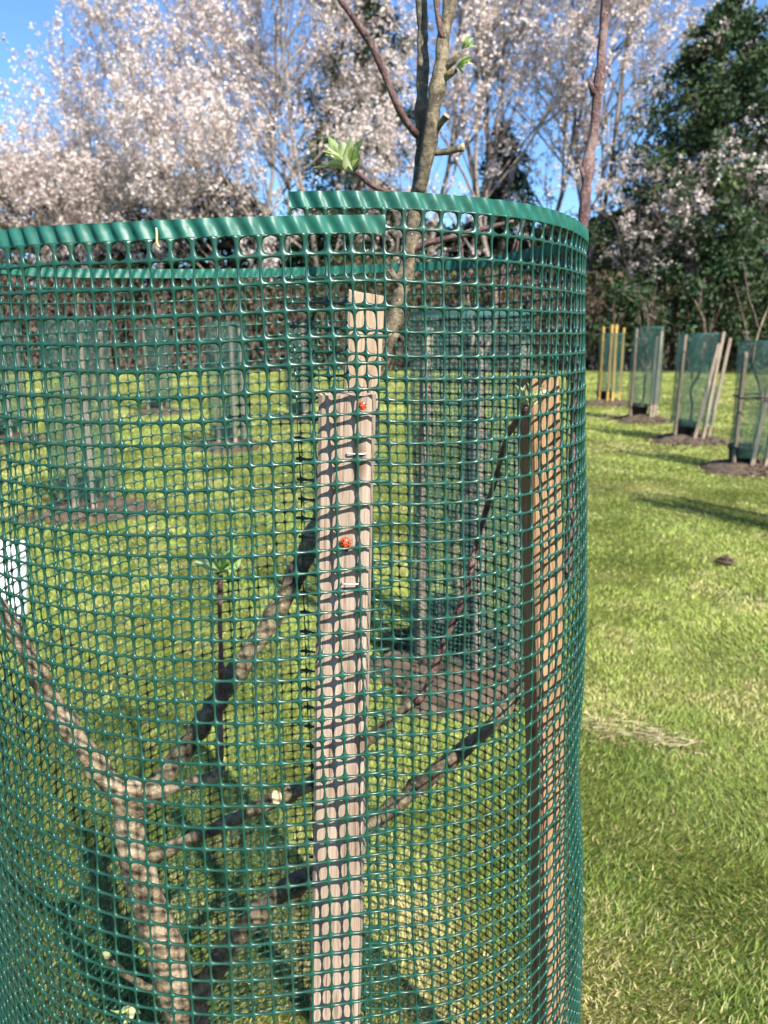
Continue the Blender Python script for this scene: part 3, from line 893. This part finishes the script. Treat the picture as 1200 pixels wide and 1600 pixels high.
# clod of earth on the lawn
g = gp(1131, 884)
V = []; F = []
rnd = random.Random(4)
mb = MB()
for q in range(46):
    a_ = rnd.uniform(0, 6.28); r = .04 * rnd.random() ** .6; s = rnd.uniform(.006, .016)
    c = Vector((math.cos(a_) * r * 1.2, math.sin(a_) * r, .008 + (.045 - r) * .7 * rnd.random()))
    V = [tuple(c + Vector(d) * s * rnd.uniform(.6, 1.2)) for d in ((1,0,0),(0,1,0),(-1,0,0),(0,-1,0),(0,0,1),(0,0,-1))]
    mb.add(V, [(0,1,4),(1,2,4),(2,3,4),(3,0,4),(1,0,5),(2,1,5),(3,2,5),(0,3,5)])
o = mb.build('earth_clod', M['mulch'], smooth=False); o.location = (g.x, g.y, float(ground_z(np.array(g.x), np.array(g.y))) + .012)
tag(o, 'small brown crumbly clod of earth lying alone on the lawn', 'clod')

g0 = ground_at(905, 1132); g1_ = ground_at(1085, 1166)
rnd = random.Random(8); V = []; F = []; C = []
for q in range(330):
    t_ = rnd.random(); c = g0.lerp(g1_, t_) + Vector((rnd.gauss(0, .04), rnd.gauss(0, .04), rnd.uniform(.006, .02)))
    L = rnd.uniform(.015, .05); a_ = rnd.gauss(-.25, .6); wv = rnd.uniform(.0008, .0016)
    d = Vector((math.cos(a_), math.sin(a_), rnd.uniform(-.15, .15))) * L / 2; sdv = Vector((-math.sin(a_), math.cos(a_), rnd.uniform(-.5, .5))) * wv
    o0 = len(V); V += [tuple(c - d - sdv), tuple(c + d - sdv * .5), tuple(c + d + sdv * .5), tuple(c - d + sdv)]; F.append((o0, o0 + 1, o0 + 2, o0 + 3))
    cc = rnd.choice(((.60, .52, .30), (.52, .50, .24), (.30, .18, .12), (.20, .11, .08))); C += [cc] * 4
M['litter'] = leafy('dry_litter', .2, .7)
o = link('dead_grass', np_mesh('dead_grass', np.array(V), np.array(F), np.array(C)), M['litter'])
tag(o, 'thin streak of dead grass and brown litter on the lawn beside the guard', 'dead grass')

# ------------------------------------------------------------------ grass
M['grass'] = leafy('grass_blades', .34, .45, spec=.3)
rs = np.random.RandomState(12)
def grass_band(d0, d1, n):
    d = np.sqrt(rs.uniform(d0 * d0, d1 * d1, n)); a_ = rs.uniform(-.70, .70, n)
    return np.sin(a_) * d, np.cos(a_) * d, d
def blades(x, y, d):
    n = len(x)
    keep = np.ones(n, bool)
    for sx, sy, sr in SPOTS: keep &= ((x - sx) ** 2 + (y - sy) ** 2) > (sr * (.75 + .5 * rs.rand(n))) ** 2
    x, y, d = x[keep], y[keep], d[keep]; n = len(x)
    dry = .55 * fbm(x * 1.3 + y * .3, y * 1.3, 41, 3) + .45 * fbm(x * 4.5, y * 4.5, 51, 2); fine = fbm(x * 9, y * 9, 47, 2); lush = fbm(x * .8, y * .8 + 7, 44, 3)
    k = np.clip((dry - .50) * 7, 0, 1) * .5 + rs.uniform(0, .2, n) * (fine > .45)
    k = k + .45 * np.exp(-((x + .1) ** 2 + (y - 1.1) ** 2) / .45) * (fine > .4)
    k = np.clip(k, 0, 1)
    g1 = np.array([.13, .22, .035]); g2 = np.array([.43, .50, .115]); st = np.array([.74, .64, .30])
    mixg = np.clip((lush - .5) * 1.8 + .5 + rs.uniform(-.4, .4, n) + .25 * np.clip((d - 3) / 6, 0, 1), 0, 1)[:, None]
    c = g1 * (1 - mixg) + g2 * mixg
    isdry = (rs.rand(n) < k)[:, None]
    c = np.where(isdry, st * rs.uniform(.6, 1.15, (n, 1)), c * rs.uniform(.35, 1.4, (n, 1)))
    hgt = rs.uniform(.007, .019, n) * (.75 + .7 * lush) * np.where(isdry[:, 0], .75, 1)
    wd = rs.uniform(.0007, .0014, n) * np.maximum(1, d / 1.9)
    yaw = rs.uniform(0, 2 * math.pi, n)
    ld = rs.normal(.9 + 9 * (fbm(x * 2.2, y * 2.2, 77, 2) - .5), 1.1, n); ll = rs.uniform(.35, 1.5, n) * hgt
    lx, ly = np.cos(ld) * ll, np.sin(ld) * ll
    sx, sy = np.cos(yaw) * wd, np.sin(yaw) * wd
    z = ground_z(x, y) - .003
    V = np.empty((n, 6, 3)); 
    for i, (f, wf) in enumerate(((0, 1), (.55, .85), (1, .12))):
        cx = x + lx * f ** 1.7; cy = y + ly * f ** 1.7; cz = z + hgt * f
        V[:, 2 * i] = np.stack([cx - sx * wf, cy - sy * wf, cz], 1); V[:, 2 * i + 1] = np.stack([cx + sx * wf, cy + sy * wf, cz], 1)
    b0 = np.arange(n)[:, None] * 6
    Q = np.concatenate([b0 + np.array([[0, 1, 3, 2]]), b0 + np.array([[2, 3, 5, 4]])])
    return V.reshape(-1, 3), Q, np.repeat(c, 6, 0)
X, Y, D = [], [], []
for d0, d1, dens in ((.7, 1.6, 60000), (1.6, 2.4, 42000), (2.4, 3.5, 22000), (3.5, 5, 11000), (5, 7.5, 4500), (7.5, 12, 2200), (12, 23, 700)):
    n = int(dens * .70 * (d1 * d1 - d0 * d0))
    x, y, d = grass_band(d0, d1, n); X.append(x); Y.append(y); D.append(d)
V, Q, C = blades(np.concatenate(X), np.concatenate(Y), np.concatenate(D))
o = link('grass', np_mesh('grass', V, Q, C), M['grass'])
tag(o, 'short mown lawn grass with yellow dry patches', 'grass', kind='stuff')

# ------------------------------------------------------------------ hedge and trees at the far side
M['blossom'] = leafy('white_blossom', .35, .7)
M['needles'] = leafy('conifer_foliage', .15, .6)
M['hedge'] = leafy('hedge_leaves', .2, .7)
M['bare'] = bark('bare_branch_bark', (.08, .06, .05), (.18, .145, .115), (.32, .27, .22), .85)
def flakes(P, size, cols, seed, n_per=1, aspect=.7, flat=0.0):
    """small leaf or petal shaped quads at the points P, random tilt"""
    r = np.random.RandomState(seed); n = len(P)
    a_ = r.normal(size=(n, 3)); a_ /= np.linalg.norm(a_, axis=1)[:, None]
    b_ = r.normal(size=(n, 3)); b_[:, 2] *= (1 - flat); b_ -= (a_ * b_).sum(1)[:, None] * a_; b_ /= np.linalg.norm(b_, axis=1)[:, None]
    s = size * r.uniform(.6, 1.35, n)[:, None]
    nn = np.cross(a_, b_) * s * .25
    V = np.stack([P - a_ * s, P + b_ * s * aspect + nn, P + a_ * s, P - b_ * s * aspect + nn], 1).reshape(-1, 3)
    Q = np.arange(n * 4).reshape(-1, 4)
    return V, Q, np.repeat(cols, 4, 0)
def grow(rnd, h, spread, levels=3, trunk_r=.12, nk=(9, 7, 5), up=.35, first=.22):
    """a branching skeleton: list of (points, radii, level)"""
    out = []
    def br(p, d, L, r, lv):
        n = 5 if lv else 8
        pts = [p]; 
        for i in range(n):
            d = (d + Vector((rnd.uniform(-1, 1), rnd.uniform(-1, 1), rnd.uniform(-.5, .7))) * (.16 if lv == 0 else .24) + Vector((0, 0, up * .18))).normalized()
            p = p + d * (L / n); pts.append(p)
        rad = [max(.004, r * (1 - .8 * i / n)) for i in range(n + 1)]
        out.append((pts, rad, lv))
        if lv < levels:
            for k in range(nk[lv]):
                f = first + (1 - first) * (k + rnd.random()) / nk[lv] if lv == 0 else rnd.uniform(.2, 1)
                x = f * n; i = min(int(x), n - 1); q = pts[i].lerp(pts[i + 1], x - i)
                a_ = rnd.uniform(0, 2 * math.pi)
                dd = (pts[i + 1] - pts[i]).normalized()
                side = dd.orthogonal().normalized(); side = Matrix.Rotation(a_, 3, dd) @ side
                ang = rnd.uniform(.45, 1.0) * spread
                nd = (dd * math.cos(ang) + side * math.sin(ang)).normalized()
                br(q, nd, L * rnd.uniform(.38, .62) * (1.15 - .5 * f if lv == 0 else 1), r * .5 * (1.1 - .5 * f), lv + 1)
    br(Vector((0, 0, -.1)), Vector((rnd.uniform(-.08, .08), rnd.uniform(-.08, .08), 1)), h, trunk_r, 0)
    return out
def blossom_meshes(key, seed, h, spread, nb, size, colours, up=.35, nk=(11, 8, 5)):
    rnd = random.Random(seed)
    sk = grow(rnd, h, spread, 3, .0085 * h, nk, up)
    t0 = MB(); b0 = MB()
    for pts, rad, lv in sk:
        if lv == 0: t0.tube(pts, rad, 7, lump=.2, fr=3)
        else: b0.tube(pts, rad, 4 if lv < 3 else 3, cap=False)
    tw_ = [s for s in sk if s[2] >= 2]
    rr = np.random.RandomState(seed)
    P = []
    per = nb / len(tw_)
    for pts, rad, lv in tw_:
        A = np.array([tuple(p) for p in pts])
        k = rr.poisson(per * (1.3 if lv == 3 else .6))
        if k == 0: continue
        x = rr.uniform(0, len(A) - 1.001, k); i = x.astype(int); f = (x - i)[:, None]
        c = A[i] * (1 - f) + A[i + 1] * f + rr.normal(0, .03, (k, 3))
        P.append(c)
    P = np.concatenate(P)
    P = np.repeat(P, 8, 0) + rr.normal(0, .055, (len(P) * 8, 3))
    cl = np.array(colours)[rr.randint(0, len(colours), len(P))] * rr.uniform(.8, 1.1, (len(P), 1))
    V, Q, C = flakes(P, size, cl, seed)
    me = [bpy.data.meshes.new('trunk'), bpy.data.meshes.new('branches')]
    me[0].from_pydata(t0.v, [], t0.f); me[1].from_pydata(b0.v, [], b0.f)
    return me[0], me[1], np_mesh('blossom', V, Q, C)
PINK = [(.80, .67, .62), (.84, .73, .68), (.60, .48, .42), (.86, .79, .76)]
BT = {}
def blossom_tree(px, Y, key, scale, rz, label):
    if key not in BT:
        sd_, h, sp, nb, sz, up, nk = {'bush': (11, 6.0, 1.0, 1500, .037, .15, (14, 8, 5)), 'tall': (12, 11.5, .75, 1900, .037, .5, (15, 8, 5)), 'wide': (13, 9.5, .95, 1900, .037, .3, (15, 9, 5)), 'thin': (14, 12.0, .62, 1700, .037, .6, (11, 6, 4)), 'veil': (15, 5.6, 1.0, 330, .038, .15, (11, 6, 4)), 'highveil': (16, 9.0, .85, 1300, .037, .4, (12, 6, 4))}[key]
        ms = blossom_meshes(key, sd_, h, sp, nb, sz, PINK, up, nk)
        for me, mm in zip(ms, (M['bare'], M['bare'], M['blossom'])):
            me.materials.append(mm); me.polygons.foreach_set('use_smooth', [True] * len(me.polygons))
        BT[key] = ms
    x = ray(px, 560).x * Y
    g = empty('blossom_tree', (x, Y, -.05), rz); g.scale = (scale,) * 3
    tag(g, label, 'tree', 'blossom trees along the far side')
    for nm, me in zip(('trunk', 'branches', 'blossom'), BT[key]):
        c = bpy.data.objects.new(nm, me); COL.objects.link(c); c.parent = g
    return g
def conifer(px, Y, h, rad, seed, label, dens=1.0, kind=0):
    rr = np.random.RandomState(seed); rnd = random.Random(seed)
    x = ray(px, 560).x * Y
    g = empty('conifer', (x, Y, -.05))
    tag(g, label, 'tree', 'conifers behind the blossom')
    mb = MB(); mb.tube([(0, 0, 0), (.05, 0, h * .5), (0, 0, h * .97)], [.2, .13, .03], 8); mb.build('trunk', M['bare'], g)
    bo = MB(); P = []; Cc = []
    nb = int(240 * dens)
    for k in range(nb):
        f = (k + rnd.random()) / nb; z = h * (.05 + .95 * f)
        r = rad * (1 - f) ** .62 * rnd.uniform(.55, 1.18) + .12
        a_ = rnd.uniform(0, 6.283); dz = rnd.uniform(-.25, .35) * r
        q = [Vector((0, 0, z)), Vector((math.cos(a_) * r * .5, math.sin(a_) * r * .5, z + dz * .25 + .1)), Vector((math.cos(a_) * r, math.sin(a_) * r, z + dz))]
        bo.tube(q, [.03, .02, .008], 4, cap=False)
        n = int(150 * (r / rad + .25)); t_ = rr.uniform(.25, 1.05, n) ** .7
        A = np.array([tuple(v) for v in q])
        c = np.where(t_[:, None] < .5, A[0] + (A[1] - A[0]) * (t_ * 2)[:, None], A[1] + (A[2] - A[1]) * (t_ * 2 - 1)[:, None])
        c = c + rr.normal(0, 1, (n, 3)) * np.array([.16, .16, .13]) * (.5 + r / rad)
        P.append(c)
        j = rnd.uniform(.65, 1.5)
        base = np.array([.030, .058, .020]) if rnd.random() < .8 else np.array([.052, .075, .022])
        Cc.append(np.repeat((base * j)[None], n, 0) * rr.uniform(.7, 1.35, (n, 1)))
    bo.build('boughs', M['bare'], g)
    V, Q, C = flakes(np.concatenate(P), .085, np.concatenate(Cc), seed, aspect=.45)
    link('foliage', np_mesh('foliage', V, Q, C), M['needles'], g)
    return g
conifer(1088, 24.9, 10.3, 4.7, 5, 'broad dark conifer behind blossom at the right picture edge', 1.8)
conifer(560, 29.0, 15.5, 2.9, 6, 'tall dark conifer behind blossom near the top centre of the picture')
conifer(775, 31.0, 8.6, 2.0, 7, 'small dark conifer with sky around its tip, right of the apple limbs', .6)
conifer(1235, 29.0, 10.0, 3.0, 8, 'dark conifer partly behind the broad one at the right edge', .7)
trees = [
 (-230, 25.5, 'wide', .9, 4.1, 'blossom tree just beyond the left picture edge'),
 (1370, 25.5, 'bush', 1.2, .8, 'blossom tree just beyond the right picture edge'),
 (-60, 24.5, 'bush', 1.05, .3, 'low blossom tree at the far left edge'),
 (45, 25.0, 'bush', 1.1, 1.9, 'low round blossom tree below the open blue sky on the left'),
 (150, 25.5, 'wide', .78, 2.2, 'blossom tree whose thin top pokes into the blue sky, left of the tall ones'),
 (255, 25.0, 'wide', .98, 3.3, 'blossom tree rising beyond the left rim of the guard'),
 (345, 24.0, 'bush', 1.15, 5.3, 'dense low blossom tree in front of the tall ones left of centre'),
 (395, 26.0, 'tall', 1.05, 1.3, 'tall dense blossom tree left of the dark centre conifer'),
 (500, 26.5, 'highveil', 1.35, .3, 'wide tall blossom tree partly covering the dark centre conifer'),
 (450, 27.5, 'wide', 1.0, 2.7, 'dense blossom tree filling the space left of the dark centre conifer'),
 (620, 25.0, 'veil', 1.15, 4.0, 'low blossom tree behind the apple limbs'),
 (660, 28.0, 'highveil', 1.5, 2.9, 'tall open blossom tree right of the apple limbs'),
 (790, 27.0, 'thin', 1.1, .9, 'thin upright blossom tree with blue sky showing through, middle of the right half'),
 (835, 29.5, 'highveil', 1.55, 2.4, 'faint thin blossom tree farther back, filling the blue gap right of the small conifer'),
 (705, 29.5, 'thin', 1.2, 3.7, 'thin blossom tree just left of the small dark conifer'),
 (880, 26.5, 'thin', 1.12, 4.4, 'thin blossom tree with bare poles behind the single purple twig'),
 (925, 28.5, 'highveil', 1.4, 5.5, 'open blossom tree just left of the broad dark conifer'),
 (985, 23.8, 'veil', .95, 2.5, 'low blossom bush beside the right rim of the guard'),
 (1080, 23.5, 'veil', .98, 1.1, 'blossom tree standing in front of the broad dark conifer'),
 (1200, 23.2, 'veil', .95, 3.6, 'low blossom tree at the right picture edge in front of the conifer'),
]
for a in trees: blossom_tree(*a)

# the hedge at the foot of the trees: brown twigs, ivy and bramble
rr = np.random.RandomState(9)
n = 62000
hx = rr.uniform(-19, 19, n); hz = rr.uniform(0, 1, n); top = 2.1 + 1.5 * fbm(hx * .5, hx * 0, 3, 3)
hy = 24.2 + rr.normal(0, .75, n) - .5 * (fbm(hx * .9, hz * 3, 8, 2) - .5)
P = np.stack([hx, hy, hz ** 1.1 * top], 1)
gmix = (fbm(hx * .7, hz * 2.2, 15, 3) > .5)[:, None] & (rr.rand(n, 1) < .55)
C = np.where(gmix, np.array([.055, .068, .020]), np.array([.105, .072, .048])) * rr.uniform(.5, 1.5, (n, 1))
V, Q, C = flakes(P, .075, C, 10)
hedge = empty('hedge', (0, 24.2, 0))
tag(hedge, 'brown twiggy hedge with ivy along the far edge of the lawn', 'hedge')
V = V - np.array([0, 24.2, 0])
link('foliage', np_mesh('foliage', V, Q, C), M['hedge'], hedge)
mb = MB(); rnd = random.Random(3)
for k in range(1500):
    x = rnd.uniform(-19, 19); y = rnd.uniform(-1.2, .9); L = rnd.uniform(.8, 3.0)
    a_ = rnd.gauss(0, .25); c = rnd.gauss(0, .25)
    mb.tube([(x, y, -.05), (x + a_ * L * .5 + rnd.uniform(-.1, .1), y + c * L * .4, L * .5), (x + a_ * L, y + c * L, L)], [.016, .011, .005], 4, cap=False)
mb.build('stems', M['bare'], hedge)
# wood behind, one dark mass
n = 110000
hx = rr.uniform(-34, 34, n); hz = rr.uniform(0, 1, n); top = 4.4 + 2.2 * fbm(hx * .3, hx * 0, 23, 3) + 2.2 * np.clip((-hx - 3) / 6, 0, 1)
P = np.stack([hx, 33 + rr.normal(0, 1.0, n), hz * top], 1)
C = np.where(rr.rand(n, 1) < .55, np.array([.045, .06, .02]), np.array([.09, .07, .05])) * rr.uniform(.5, 1.4, (n, 1))
V, Q, C = flakes(P, .15, C, 12)
o = link('woodland', np_mesh('woodland', V, Q, C), M['hedge'])
tag(o, 'dim brown woodland behind the blossom trees', 'woodland', kind='stuff')
